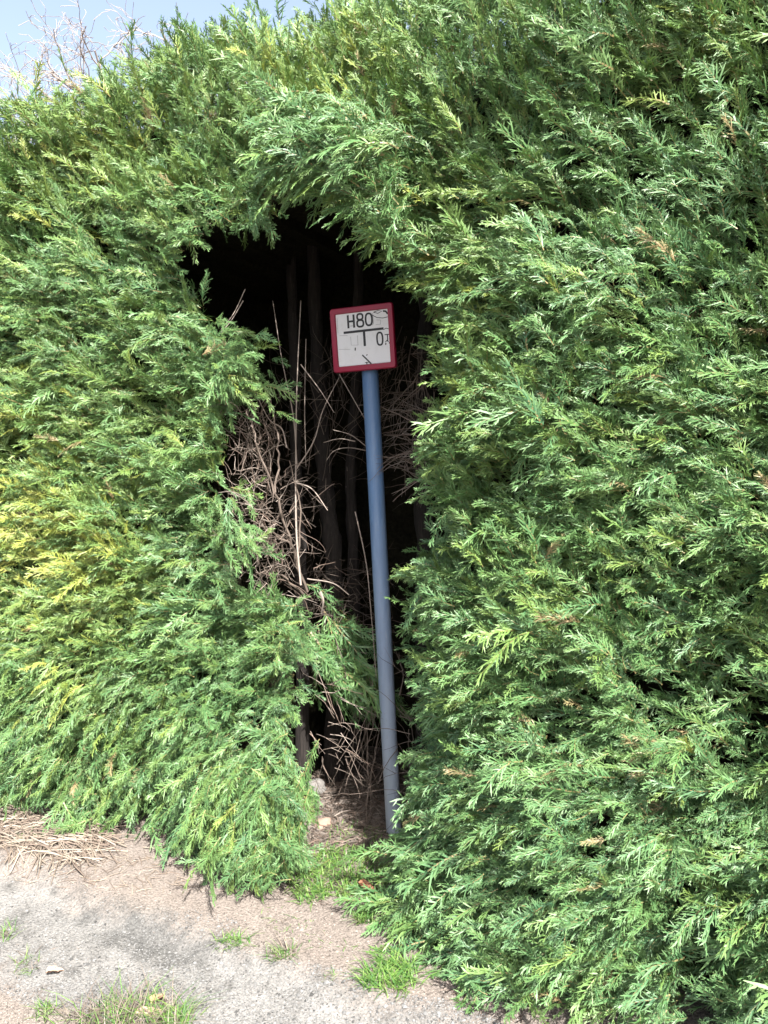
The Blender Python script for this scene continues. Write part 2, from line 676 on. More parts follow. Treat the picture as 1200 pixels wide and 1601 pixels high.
def flow(s, h, n):
    """the way the shoots point over the face"""
    right = sstep(1.5, 2.0, s)
    low = sstep(.95, .25, h)
    top = sstep(2.0, 2.6, h)
    ds = -.42 * (1 - right) - .62 * right
    ds = ds * (1 - .55 * top) + .25 * low * (1 - right)
    dh = .36 + .14 * right - .80 * low * (1 - .45 * right) + .30 * top
    v = ds[:, None] * D + dh[:, None] * Z + .52 * N
    wig = .28 * vnoise(s / .3, h / .3, 41)[:, None] * D + .30 * vnoise(s / .3, h / .3, 42)[:, None] * Z
    return v + wig + rng.normal(0, .18, (n, 3))


def scatter_face(s0, s1, h0, h1, per_m2):
    n = int((s1 - s0) * (h1 - h0) * per_m2)
    return rng.uniform(s0, s1, n), rng.uniform(h0, h1, n)


# ------- the two hedges
hedge_l = thing('conifer_hedge', 'conifer hedge left of the gap, golden at far left, dead twigs on its rim', 'hedge',
                tuple(P(.7, 0, -.5)))
hedge_r = thing('conifer_hedge', 'nearer green conifer hedge right of the blue post, overhanging the small sign', 'hedge',
                tuple(P(2.6, 0, -.3)))
acc_l, acc_r = Acc(), Acc()


def put(p, d, nr, sz, dr, force=None, hue=None):
    q = sh(p)
    if hue is None:
        hue = hue_of(q[:, 0], q[:, 1], len(p))
    left = q[:, 0] < split_s(q[:, 1])
    for m, a in ((left, acc_l), (~left, acc_r)):
        if force is not None:
            a, m = force, np.ones(len(p), bool)
        if m.any():
            lay_sprays(a, p[m], d[m], nr[m], sz[m], hue[m], dr[m])
        if force is not None:
            break


# outer growth over the part of the face near the opening, and thinner beyond
for (s0, s1, dens, size) in ((-.25, 1.55, 1250, .081), (1.5, 3.0, 1200, .084), (-1.3, -.25, 150, .2), (3.0, 3.9, 150, .21)):
    s, h = scatter_face(s0, s1, .02, 2.86, dens)
    m = (h < hedge_top(s)) & ~in_hole_sh(s, h)
    s, h = s[m], h[m]
    n = len(s)
    clump = vnoise(s / .13, h / .11, 51)
    gap = (clump + .6 * vnoise(s / .05, h / .045, 52) < -.66) & (rng.random(n) < .9)
    s, h, clump = s[~gap], h[~gap], clump[~gap]
    n = len(s)
    nn = face_n(s, h) - .06 + .07 * clump + rng.uniform(-.07, .03, n)
    pos = P(s, h, nn)
    put(*shoots_to_sprays(pos, flow(s, h, n), rng.uniform(.06, .2, n), 3, .28, np.full(n, size) * rng.uniform(.6, 1.4, n) * np.where(rng.random(n) < .06, 1.5, 1)))
# a second layer deeper in, sparser
for (s0, s1, dens) in ((-.3, 3.1, 240), (-1.3, -.3, 70), (3.1, 3.9, 70)):
    s, h = scatter_face(s0, s1, .05, 2.78, dens)
    m = (h < hedge_top(s)) & ~in_hole_sh(s, h)
    s, h = s[m], h[m]
    n = len(s)
    pos = P(s, h, face_n(s, h) - rng.uniform(.12, .24, n))
    put(*shoots_to_sprays(pos, flow(s, h, n), rng.uniform(.1, .2, n), 2, .45, np.full(n, .14)))
# upright shoots along the top edge
n = 1500
s = rng.uniform(-1.2, 3.9, n)
h = hedge_top(s) - rng.uniform(-.02, .16, n)
pos = P(s, h, face_n(s, h) - rng.uniform(0, .9, n))
dirs = .75 * Z + .35 * N - .25 * D + rng.normal(0, .3, (n, 3))
put(*shoots_to_sprays(pos, dirs, rng.uniform(.03, .09, n), 3, .45, rng.uniform(.06, .11, n), drp=(-.05, .1)))
# back of the hedge, seen only from elsewhere
s, h = scatter_face(-1.2, 3.9, .1, 2.75, 45)
n = len(s)
pos = P(s, h, np.full(n, -1.32) + rng.uniform(-.05, .05, n))
put(*shoots_to_sprays(pos, -N + .3 * Z + rng.normal(0, .3, (n, 3)), rng.uniform(.1, .2, n), 3, .4, np.full(n, .26), keep_out=False))

# rim of the opening: sprays reaching into the gap
HP = np.array(HOLE_SH)
cen = HP.mean(0)
area = .5 * np.sum(HP[:, 0] * np.roll(HP[:, 1], -1) - np.roll(HP[:, 0], -1) * HP[:, 1])
rim_pos, rim_dir = [], []
for i in range(len(HP)):
    a, b = HP[i], HP[(i + 1) % len(HP)]
    e = b - a
    L = np.linalg.norm(e)
    inw = np.array([-e[1], e[0]]) / L * (1 if area > 0 else -1)
    if max(a[1], b[1]) < .2:
        continue
    mid_px = (HOLE_PX[i][0] + HOLE_PX[(i + 1) % len(HP)][0]) / 2, (HOLE_PX[i][1] + HOLE_PX[(i + 1) % len(HP)][1]) / 2
    dead = mid_px[0] < 500 and 600 < mid_px[1] < 925       # bare twiggy stretch on the left
    cnt = int(L * (110 if not dead else 60))
    for k in range(cnt):
        t = rng.random()
        q = a + e * t - inw * rng.uniform(.03, .13)
        dep = rng.uniform(-.42, .10)
        fn = face_n(np.array([q[0]]), np.array([q[1]]))[0]
        dn = fn + dep if dep < 0 else fn + dep * .5
        rim_pos.append(P(q[0], q[1], dn))
        v = inw[0] * .75 * D + (inw[1] * .35 - .12) * Z + .45 * N
        rim_dir.append(v + rng.normal(0, .22, 3))
rim_pos, rim_dir = np.array(rim_pos), np.array(rim_dir)
put(*shoots_to_sprays(rim_pos, rim_dir, rng.uniform(.06, .16, len(rim_pos)), 3, .3, rng.uniform(.07, .12, len(rim_pos)), tip_p=.5))

acc_l.build('foliage', M_LEAF, hedge_l)
acc_r.build('foliage', M_LEAF, hedge_r)


def bough(name, parent, quad_px, n, count, dirv, size, hue0, k=3, drp=(.05, .35), jit=.25, length=(.1, .2), label=None, keep=False):
    """a distinct bough whose sprays hang in one region"""
    acc = Acc()
    a, b, c, d = [face(x, y, nn) for (x, y), nn in zip(quad_px, n)]
    u, v = rng.random(count), rng.random(count)
    pos = ((1 - u) * (1 - v))[:, None] * a + (u * (1 - v))[:, None] * b + (u * v)[:, None] * c + ((1 - u) * v)[:, None] * d
    pos = pos + rng.normal(0, .03, (count, 3))
    dirs = np.array(dirv) + rng.normal(0, jit, (count, 3))
    p, dd, nr, sz, dr = shoots_to_sprays(pos, dirs, rng.uniform(*length, count), k, .28, rng.uniform(size * .75, size * 1.25, count),
                                         keep_out=keep, drp=drp)
    put(p, dd, nr, sz, dr, force=acc, hue=np.clip(hue0 + rng.normal(0, .13, len(p)), 0, .93))
    o = acc.build(name, M_LEAF, parent)
    if label:
        o['label'] = label
    return o


bough('overhanging_bough', hedge_r, [(470, 180), (620, 210), (650, 420), (500, 285)], [.20, .30, .22, .14], 170,
      -.8 * D + .12 * Z + .45 * N, .115, .30, keep=True, label='pale bough reaching left over the gap above the sign')
bough('drooping_bough', hedge_l, [(320, 1190), (470, 1180), (450, 1300), (350, 1310)], [.10, .08, .12, .12], 140,
      -.25 * D - .85 * Z + .3 * N, .10, .42, label='bough drooping to the sandy ground')
bough('ground_bough', hedge_l, [(375, 1318), (450, 1308), (455, 1345), (390, 1350)], [.13, .12, .18, .18], 16,
      -.75 * D - .25 * Z + .25 * N, .085, .30, label='low sprays lying on the sandy soil')
bough('jutting_bough', hedge_l, [(335, 500), (375, 535), (385, 610), (350, 610)], [.02, -.02, -.04, .0], 26,
      .75 * D - .02 * Z + .4 * N, .095, .36, label='pale sprays jutting into the gap above the dead brush')
bough('jutting_bough', hedge_l, [(345, 760), (385, 775), (380, 860), (345, 850)], [.03, .0, -.01, .03], 16,
      .7 * D - .1 * Z + .4 * N, .085, .36, label='pale sprays reaching over the dead brush')
bough('shaded_bough', hedge_l, [(470, 930), (560, 975), (585, 1100), (500, 1030)], [-.40, -.55, -.65, -.48], 26,
      .6 * D - .35 * Z + .3 * N, .16, .28, label='feathery bough growing inside the gap left of the post')
bough('ground_bough', hedge_r, [(640, 1370), (800, 1420), (820, 1500), (690, 1450)], [.0, .2, .28, .1], 60,
      -.6 * D - .12 * Z + .4 * N, .13, .30, label='shaded low bough spreading over the soil')


# ------- dark shell for the inner growth, shade painted into it, hollowed at the gap
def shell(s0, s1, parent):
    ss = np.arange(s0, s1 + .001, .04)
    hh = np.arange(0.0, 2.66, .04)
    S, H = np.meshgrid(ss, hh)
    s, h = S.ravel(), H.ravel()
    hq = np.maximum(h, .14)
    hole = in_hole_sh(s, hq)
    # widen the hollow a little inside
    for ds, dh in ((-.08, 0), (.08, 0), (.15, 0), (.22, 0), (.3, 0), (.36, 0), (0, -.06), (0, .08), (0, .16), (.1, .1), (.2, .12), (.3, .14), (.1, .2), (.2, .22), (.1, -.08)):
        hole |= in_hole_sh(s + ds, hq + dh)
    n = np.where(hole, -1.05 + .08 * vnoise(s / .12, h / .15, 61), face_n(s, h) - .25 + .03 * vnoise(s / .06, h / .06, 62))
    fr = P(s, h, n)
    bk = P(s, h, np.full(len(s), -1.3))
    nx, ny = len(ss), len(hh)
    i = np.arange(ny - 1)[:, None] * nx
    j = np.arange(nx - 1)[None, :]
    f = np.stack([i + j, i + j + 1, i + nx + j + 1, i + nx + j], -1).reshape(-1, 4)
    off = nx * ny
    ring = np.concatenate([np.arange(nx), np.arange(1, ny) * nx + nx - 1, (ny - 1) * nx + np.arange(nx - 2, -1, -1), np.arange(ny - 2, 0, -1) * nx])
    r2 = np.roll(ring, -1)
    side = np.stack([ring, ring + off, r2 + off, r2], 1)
    return mesh_obj('inner_shade_shell', np.concatenate([fr, bk]), [f, f[:, ::-1] + off, side], M_INNER, parent, None, False)


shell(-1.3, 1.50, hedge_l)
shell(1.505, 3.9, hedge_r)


# ------- stems inside the gap
def trunk(parent, ctrl, r0, r1):
    pts = smooth_path(ctrl, 8)
    acc = Acc()
    rr = np.linspace(r0, r1, len(pts)) * (1 + .1 * np.sin(np.arange(len(pts)) * 1.3))
    tube(acc, pts, rr, 14)
    v = np.concatenate(acc.v)
    ph = np.arange(len(v))
    acc.v = [v + np.stack([.004 * np.sin(ph * 2.1), .004 * np.cos(ph * 3.3), 0 * ph], 1).astype(np.float32)]
    acc.c = [np.concatenate(acc.c)]
    return acc.build('trunk', M_BARK, parent, True)


def foot(px, py, n):
    p = face(px, py, n)
    return np.array([p[0], p[1], -.03])


trunk(hedge_l, [foot(520, 930, -.72), face(522, 900, -.72), face(510, 780, -.74), face(500, 640, -.76), face(490, 420, -.78), face(486, 250, -.8)], .042, .02)
trunk(hedge_l, [foot(470, 930, -.62), face(470, 900, -.62), face(463, 770, -.64), face(460, 560, -.70), face(455, 400, -.75), face(462, 250, -.8)], .03, .014)
trunk(hedge_r, [foot(555, 930, -.82), face(552, 880, -.82), face(548, 740, -.82), face(556, 600, -.84), face(560, 430, -.84), face(552, 250, -.86)], .026, .016)
trunk(hedge_r, [foot(668, 930, -.72), face(666, 880, -.72), face(660, 700, -.74), face(665, 560, -.76), face(668, 420, -.78), face(664, 250, -.8)], .045, .026)

TW = [np.array(c) for c in ((.20, .16, .135), (.15, .12, .10), (.09, .074, .062), (.26, .22, .19), (.16, .118, .095))]


def twig_tangle(acc, quad_px, ns, count, ln, heading, wander, r=(.0014, .003), cols=TW, steps=7):
    a, b, c, d = [face(x, y, nn) for (x, y), nn in zip(quad_px, ns)]
    for _ in range(count):
        u, v = rng.random(2)
        p = (1 - u) * (1 - v) * a + u * (1 - v) * b + u * v * c + (1 - u) * v * d + rng.normal(0, .03, 3)
        dr = norm(np.array(heading) + rng.normal(0, wander, 3))
        L = rng.uniform(*ln)
        pts = [p]
        for k in range(steps):
            dr = norm(dr + rng.normal(0, .15, 3) + np.array([0, 0, -.04]))
            p = p + dr * L / steps
            if p[2] < .01:
                break
            pts.append(p)
        if len(pts) < 3:
            continue
        r0 = rng.uniform(*r)
        tube(acc, pts, np.linspace(r0, r0 * .35, len(pts)), 4, cols[rng.integers(len(cols))] * rng.uniform(.8, 1.15))
        if rng.random() < .6:
            m = len(pts) // 2
            d2 = norm(norm(pts[m] - pts[m - 1]) + rng.normal(0, .6, 3))
            q = [pts[m] + d2 * t * L * .4 + np.array([0, 0, -.1]) * (t * L * .4) ** 2 for t in np.linspace(0, 1, 4)]
            tube(acc, q, np.linspace(r0 * .7, r0 * .25, 4), 4, cols[rng.integers(len(cols))])


# the dead brush on the left side of the gap
acc = Acc()
twig_tangle(acc, [(364, 640), (418, 655), (436, 780), (378, 760)], [.0, -.2, -.22, -.03], 170, (.04, .15), -.05 * D + .9 * Z + .1 * N, .65, (.0007, .0017))
twig_tangle(acc, [(378, 750), (434, 770), (452, 915), (378, 915)], [.0, -.18, -.2, .0], 250, (.04, .15), .0 * D + .7 * Z + .1 * N, .75, (.0007, .0017))
twig_tangle(acc, [(440, 720), (470, 720), (490, 900), (460, 900)], [-.2, -.25, -.25, -.2], 22, (.06, .16), .6 * D + .1 * Z - .2 * N, .5, (.001, .002))
twig_tangle(acc, [(400, 560), (470, 560), (500, 1000), (430, 1000)], [-.55, -.7, -.7, -.5], 110, (.08, .25), .2 * D + .5 * Z, .8, (.0008, .002), [v * .5 for v in TW])  # tints dimmed for the deep tangle, shade painted into the twigs
for ctrl, r in (([(480, 925, -.3), (455, 850, -.2), (430, 770, -.1), (400, 690, -.02), (385, 640, .0)], .006),
                ([(455, 850, -.2), (420, 830, -.1), (392, 815, -.02)], .004), ([(430, 770, -.1), (436, 700, -.1), (425, 640, -.08), (412, 600, -.06)], .004),
                ([(475, 930, -.25), (440, 900, -.12), (400, 895, -.02)], .0045), ([(463, 880, -.2), (470, 800, -.2), (452, 720, -.16)], .004)):
    pts = smooth_path([face(x, y, n) for x, y, n in ctrl], 6)
    pts[1:-1] += rng.normal(0, .004, pts[1:-1].shape)
    tube(acc, pts, np.linspace(r, r * .35, len(pts)), 6, TW[1])
acc.build('dead_brush', M_TWIG, hedge_l)
# long bare shoots rising in the gap
acc = Acc()
for ctrl, r in (([(470, 915, -.15), (463, 830, -.18), (462, 720, -.22), (464, 600, -.3), (470, 470, -.35)], .0042),
                ([(464, 730, -.2), (458, 650, -.22), (440, 560, -.25), (426, 470, -.3)], .0026),
                ([(462, 735, -.2), (490, 690, -.22), (505, 640, -.25), (530, 590, -.28)], .0026),
                ([(470, 570, -.28), (500, 610, -.25), (522, 645, -.2)], .0022),
                ([(448, 700, -.15), (440, 670, -.15), (420, 655, -.12), (395, 605, -.1)], .003),
                ([(463, 755, -.2), (488, 765, -.2), (512, 798, -.16)], .0032),
                ([(478, 530, -.4), (476, 640, -.4), (478, 730, -.42)], .002),
                ([(530, 585, -.35), (550, 620, -.3), (570, 655, -.28)], .002),
                ([(555, 690, -.33), (530, 686, -.3), (505, 692, -.28)], .0022),
                ([(575, 705, -.42), (545, 700, -.36), (522, 705, -.32), (510, 720, -.3)], .0022),
                ([(575, 700, -.42), (548, 680, -.36), (520, 672, -.33)], .002),
                ([(555, 800, -.4), (572, 880, -.38), (580, 960, -.36), (588, 1060, -.34)], .0024),
                ([(380, 470, -.1), (362, 500, -.08), (345, 520, -.02)], .002),
                ([(383, 452, -.12), (365, 490, -.1), (345, 515, -.02)], .0018),
                ([(480, 905, -.2), (520, 912, -.22), (545, 930, -.3)], .003),
                ([(500, 925, -.2), (505, 940, -.2), (502, 960, -.22)], .006)):
    pts = smooth_path([face(x, y, n) for x, y, n in ctrl], 6)
    tube(acc, pts, np.linspace(r, r * .4, len(pts)), 5, TW[3] * rng.uniform(.8, 1.1))
twig_tangle(acc, [(420, 520), (560, 560), (560, 760), (480, 760)], [-.65, -.7, -.8, -.65], 60, (.15, .35), .2 * D + .6 * Z - .2 * N, .5, (.001, .002), TW[1:3])
twig_tangle(acc, [(475, 860), (590, 880), (600, 1010), (490, 1000)], [-.55, -.85, -.75, -.4], 160, (.06, .22), .4 * D + .2 * Z, .8, (.001, .0024), [v * .6 for v in TW])  # darker twig tints standing in for the shade deep in the gap
acc.build('bare_shoots', M_TWIG, hedge_l)
# twigs low in the gap
acc = Acc()
twig_tangle(acc, [(465, 1050), (520, 1060), (560, 1130), (480, 1160)], [-.1, -.3, -.4, -.12], 17, (.08, .22), .75 * D - .45 * Z - .1 * N, .4, (.001, .0022))
twig_tangle(acc, [(470, 1150), (530, 1150), (560, 1200), (490, 1230)], [-.05, -.3, -.4, -.1], 16, (.06, .18), .6 * D - .5 * Z - .1 * N, .5, (.001, .0022))
twig_tangle(acc, [(560, 1020), (600, 1020), (600, 1200), (565, 1200)], [-.5, -.55, -.5, -.5], 26, (.2, .45), -.9 * Z + .1 * D, .35, (.0014, .0026), TW[:2])
acc.build('low_twigs', M_TWIG, hedge_l)
# dead twigs behind and right of the post
acc = Acc()
twig_tangle(acc, [(615, 500), (670, 560), (675, 640), (620, 620)], [-.55, -.5, -.5, -.6], 70, (.15, .35), -.25 * D - .6 * Z - .1 * N, .55, (.001, .0022), TW[:3])
twig_tangle(acc, [(650, 640), (680, 650), (680, 760), (640, 760)], [-.5, -.45, -.45, -.5], 80, (.1, .22), -.6 * D + .05 * Z - .1 * N, .4, (.0012, .0024))
twig_tangle(acc, [(620, 1060), (660, 1080), (660, 1250), (630, 1230)], [-.4, -.3, -.3, -.4], 25, (.12, .3), -.4 * D + .3 * Z, .6, (.0012, .0024), TW[1:3])
acc.build('dead_twigs', M_TWIG, hedge_r)


# ---------------------------------------------------------------- hydrant marker
def painted(name, base, dirt, rough, scale=30, amount=.5):
    m, nd, lk, b = new_mat(name)
    tc = nd.new('ShaderNodeTexCoord')
    n1 = noise(nd, lk, scale, 8, .7, tc.outputs['Object'])
    r = nd.new('ShaderNodeMapRange')
    r.inputs['From Min'].default_value = .5
    r.inputs['From Max'].default_value = .75
    lk.new(n1.outputs['Fac'], r.inputs['Value'])
    c = mixc(nd, lk, math_node(nd, lk, 'MULTIPLY', r.outputs[0], amount), base, dirt)
    lk.new(c, b.inputs['Base Color'])
    b.inputs['Roughness'].default_value = rough
    bp = nd.new('ShaderNodeBump')
    bp.inputs['Strength'].default_value = .15
    bp.inputs['Distance'].default_value = .002
    lk.new(n1.outputs['Fac'], bp.inputs['Height'])
    lk.new(bp.outputs[0], b.inputs['Normal'])
    return m


def post_material():
    m, nd, lk, b = new_mat('weathered_blue_paint')
    tc = nd.new('ShaderNodeTexCoord')
    mp = nd.new('ShaderNodeMapping')
    mp.inputs['Scale'].default_value = (1, 1, .12)
    lk.new(tc.outputs['Object'], mp.inputs['Vector'])
    n1 = noise(nd, lk, 60, 8, .7, mp.outputs[0])
    n2 = noise(nd, lk, 9, 5, .6, mp.outputs[0])
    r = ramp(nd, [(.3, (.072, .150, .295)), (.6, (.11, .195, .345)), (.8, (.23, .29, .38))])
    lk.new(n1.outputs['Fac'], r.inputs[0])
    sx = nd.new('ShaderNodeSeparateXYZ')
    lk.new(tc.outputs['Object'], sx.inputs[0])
    # deeper blue above, paler towards the foot: shade and ground bounce painted in
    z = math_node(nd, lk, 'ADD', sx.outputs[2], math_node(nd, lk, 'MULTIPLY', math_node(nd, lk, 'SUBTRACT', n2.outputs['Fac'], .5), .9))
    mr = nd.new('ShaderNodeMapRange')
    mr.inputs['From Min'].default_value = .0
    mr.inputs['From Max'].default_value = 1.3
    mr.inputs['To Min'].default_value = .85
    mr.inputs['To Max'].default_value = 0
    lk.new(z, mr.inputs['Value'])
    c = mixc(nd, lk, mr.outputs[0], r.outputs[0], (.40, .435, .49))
    sp = noise(nd, lk, 130, 3, .6, tc.outputs['Object'])
    s2 = nd.new('ShaderNodeMapRange')
    s2.inputs['From Min'].default_value = .61
    s2.inputs['From Max'].default_value = .74
    lk.new(sp.outputs['Fac'], s2.inputs['Value'])
    c = mixc(nd, lk, math_node(nd, lk, 'MULTIPLY', s2.outputs[0], .5), c, (.22, .2, .17))
    lk.new(c, b.inputs['Base Color'])
    b.inputs['Roughness'].default_value = .5
    return m


foot_p = ground(616, 1303)
top_p = face(577, 560, np.dot(foot_p - A0, N))          # the post leans a little to the left
post_axis = norm(top_p - foot_p)
marker = thing('hydrant_marker', 'leaning blue post in the hedge gap carrying a square red-rimmed sign reading H80', 'sign post', tuple(foot_p))
acc = Acc()
pl = np.linalg.norm(top_p - foot_p)
prof = [(-.12, .030), (0, .030), (.3, .030), (.8, .030), (1.2, .030), (pl - .004, .030), (pl, .027)]
tube(acc, [foot_p + post_axis * a for a, _ in prof], [r for _, r in prof], 40)
# object origin at the post's foot so its paint follows the post
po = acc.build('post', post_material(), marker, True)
po.data.transform(__import__('mathutils').Matrix.Translation(-Vector(foot_p)))
po.matrix_parent_inverse.identity()

# sign frame of reference
SX = norm(D - post_axis * np.dot(D, post_axis))
SX = norm(SX + .012 * post_axis)
SY = post_axis
SY = norm(SY - SX * np.dot(SY, SX))
SN = np.cross(SX, SY)
if SN @ N < 0:
    SN = -SN
sc0 = face(567.5, 529, np.dot(foot_p - A0, N) + .045)
SW, SH_ = .240, .226


def SP(x, y, z=0):
    return sc0 + SX * x + SY * y + SN * z


def rrect(w, h, r, seg=5):
    pts = []
    for cx, cy, a0 in ((w / 2 - r, h / 2 - r, 0), (-w / 2 + r, h / 2 - r, 90), (-w / 2 + r, -h / 2 + r, 180), (w / 2 - r, -h / 2 + r, 270)):
        for k in range(seg + 1):
            a = math.radians(a0 + 90 * k / seg)
            pts.append((cx + r * math.cos(a), cy + r * math.sin(a)))
    return pts


def loops_mesh(name, loops, mat, parent, cap0=True, cap1=True):
    v = [SP(x, y, z) for lp, z in loops for x, y in lp]
    n = len(loops[0][0])
    f = []
    for i in range(len(loops) - 1):
        for j in range(n):
            k = (j + 1) % n
            f.append([i * n + j, i * n + k, (i + 1) * n + k, (i + 1) * n + j])
    fl = [np.array(f)]
    caps = []
    if cap0:
        caps.append(list(range(n))[::-1])
    if cap1:
        caps.append([(len(loops) - 1) * n + j for j in range(n)])
    if caps:
        fl.append(np.array(caps))
    return mesh_obj(name, v, fl, mat, parent)


M_RED = painted('crimson_plastic', (.28, .007, .038), (.16, .02, .04), .42, 40, .5)
M_WHITE = painted('white_sign_face', (.74, .74, .76), (.52, .50, .48), .4, 28, .45)
M_BLACK = painted('black_lettering', (.015, .015, .018), (.05, .05, .05), .5, 60, .4)
M_MARK = painted('faint_scratch', (.30, .30, .32), (.45, .44, .42), .6, 60, .4)
M_GREY = painted('grey_fitting', (.30, .31, .33), (.2, .2, .2), .5, 50, .4)
ro, ri = rrect(SW, SH_, .010), rrect(SW - .042, SH_ - .042, .003)
ro2 = rrect(SW - .006, SH_ - .006, .008)
board = loops_mesh('sign_frame', [(ri, -.004), (rrect(SW - .008, SH_ - .008, .008), -.012), (ro, -.006), (ro, .006), (ro2, .010),
                                  (rrect(SW - .038, SH_ - .038, .004), .010), (ri, .004), (ri, -.004)], M_RED, marker, False, False)
facep = loops_mesh('sign_face', [(rrect(SW - .0425, SH_ - .0425, .003), -.003), (rrect(SW - .0425, SH_ - .0425, .003), .0035)], M_WHITE, board)
# bracket between post top and board
acc = Acc()
tube(acc, [SP(.012, -SH_ / 2 + .003, -.03), SP(.012, -SH_ / 2 + .09, -.03)], .0335, 24)
acc.build('bracket_sleeve', M_GREY, marker, True)


def stroke(name, pts, w, z=.0035, thick=.0009, mat=M_BLACK, closed=False, parent=None):
    pts = np.array(pts, float)
    n = len(pts)
    if closed:
        t = norm(np.roll(pts, -1, 0) - np.roll(pts, 1, 0))
    else:
        t = norm(np.gradient(pts, axis=0))
    nn = np.stack([-t[:, 1], t[:, 0]], 1)
    w = np.broadcast_to(np.asarray(w, float), (n,))[:, None]
    a, b = pts - nn * w / 2, pts + nn * w / 2
    V = [SP(x, y, z - .001) for x, y in a] + [SP(x, y, z + thick) for x, y in a] + [SP(x, y, z + thick) for x, y in b] + [SP(x, y, z - .001) for x, y in b]
    f = []
    m = n if closed else n - 1
    for r in range(4):
        r2 = (r + 1) % 4
        for i in range(m):
            j = (i + 1) % n
            f.append([r * n + i, r * n + j, r2 * n + j, r2 * n + i])
    if not closed:
        f.append([0, n, 2 * n, 3 * n])
        f.append([n - 1, 4 * n - 1, 3 * n - 1, 2 * n - 1])
    return V, np.array(f)


def strokes(name, items, mat=M_BLACK, parent=None):
    V, F, k = [], [], 0
    for q, it in enumerate(items):
        v, f = stroke(name, it[0], it[1], mat=mat, closed=it[2] if len(it) > 2 else False, thick=.0009 + .0002 * q)
        V += v
        F.append(f + k)
        k += len(v)
    return mesh_obj(name, V, F, mat, parent or board)


def oval(cx, cy, rx, ry, n=28, p=2.6):
    out = []
    for i in range(n):
        a = 2 * math.pi * i / n
        c, s = math.cos(a), math.sin(a)
        out.append((cx + rx * math.copysign(abs(c) ** (2 / p), c), cy + ry * math.copysign(abs(s) ** (2 / p), s)))
    return out


lw = .0072
ty, th_ = .063, .046            # line of the H80, its height
strokes('letter', [([(-.052, ty - th_ / 2), (-.052, ty + th_ / 2)], lw), ([(-.030, ty - th_ / 2), (-.030, ty + th_ / 2)], lw), ([(-.052, ty), (-.030, ty)], lw * .9)])
strokes('digit', [(oval(-.006, ty + .0125, .0105, .0100), lw * .9, True), (oval(-.006, ty - .0105, .0120, .0115), lw * .9, True)])
strokes('digit', [(oval(.027, ty, .0120, .0205), lw * .9, True)])
strokes('crossbar_symbol', [([(-.072, .026), (.080, .026)], .0082), ([(.006, .026), (.006, -.028)], .0085)])
strokes('digit', [(oval(.064, -.008, .0105, .0215), lw * .85, True)])
for it in [([(.083, .004), (.100, .004)], .003), ([(.093, .004), (.093, -.020)], .0035), ([(.084, -.022), (.090, -.016), (.096, -.022)], .003),
                           ([(.084, -.031), (.086, -.025)], .004), ([(.098, -.028), (.101, -.022)], .004), ([(.080, .022), (.090, .026), (.101, .022)], .0022)]:
    strokes('digit_fragment', [it])
for it in [([(-.006, -.058), (.026, -.092)], .0048), ([(.002, -.086), (.016, -.086)], .002), ([(.008, -.084), (.010, -.092)], .0035),
                         ([(.010, -.062), (.013, -.057)], .003), ([(-.032, -.040), (-.031, -.030)], .004)]:
    strokes('scratch_mark', [it])
for it in [([(.038, .078), (.058, .066), (.080, .062), (.098, .064)], .0022), ([(.046, .086), (.062, .080), (.078, .086), (.064, .090), (.048, .086)], .0022),
                  ([(.082, .086), (.092, .084), (.099, .074)], .006)]:
    strokes('face_mark', [it], M_BLACK)  # dark curved strokes near the top right corner of the face
for it in [([(.043, .082), (.043, .046), (.038, .042)], .0016), ([(.052, .042), (.070, .042), (.071, .056), (.056, .058)], .0013),
                  ([(-.095, -.030), (-.050, -.034)], .0010), ([(-.020, .012), (-.020, -.022)], .0011), ([(-.046, .010), (-.046, -.020), (-.020, -.022)], .0010),
                  ([(-.094, .080), (-.094, .028)], .0010), ([(-.088, .018), (-.058, .015)], .001), ([(-.044, .047), (-.030, .047)], .002)]:
    strokes('face_mark', [it], M_MARK)


# ---------------------------------------------------------------- grass, litter, stones
G_GREEN = [np.array(c) for c in ((.09, .19, .04), (.13, .24, .05), (.07, .16, .045), (.17, .26, .07))]
G_DRY = [np.array(c) for c in ((.23, .19, .15), (.18, .145, .115), (.27, .235, .195), (.14, .11, .09))]


def blades(acc, centres, hts, lean, w, cols, dry=0.0):
    for c, hgt in zip(centres, hts):
        az = rng.uniform(0, 2 * math.pi)
        out = np.array([math.cos(az), math.sin(az), 0])
        lf = lean * rng.uniform(.4, 1.5)
        side = np.array([-out[1], out[0], 0])
        base = np.array([c[0], c[1], ground_z(np.array(c[0]), np.array(c[1])) - .004])
        ps = [base + Z * hgt * t * (1 - .35 * lf * t) + out * hgt * lf * t * t for t in (0, .35, .7, 1)]
        for q in ps:
            q[2] = max(q[2], base[2] + .004)
        ws = [w, w * .85, w * .55, w * .06]
        col = (G_DRY if rng.random() < dry else cols)
        col = col[rng.integers(len(col))] * rng.uniform(.75, 1.2)
        V, F = [], []
        for q, ww in zip(ps, ws):
            V += [q - side * ww / 2, q + side * ww / 2]
        for i in range(3):
            F.append([2 * i, 2 * i + 1, 2 * i + 3, 2 * i + 2])
        acc.add(np.array(V), F, col)


def tuft(px, py, rad, n, hgt, lean, label, dry=.1, w=.003, squash=(1, 1), cols=G_GREEN, name='grass_tuft', cat='grass tuft'):
    c = ground(px, py)
    a = rng.uniform(0, 2 * math.pi, n)
    r = rad * np.sqrt(rng.random(n)) * rng.uniform(.6, 1.1, n)
    pts = np.stack([c[0] + r * np.cos(a) * squash[0], c[1] + r * np.sin(a) * squash[1]], 1)
    acc = Acc()
    blades(acc, pts, hgt * rng.uniform(.35, 1.15, n), lean, w, cols, dry)
    o = acc.build(name, M_GRASS)
    return tag(o, label, cat, group='grass tufts on the bare soil')


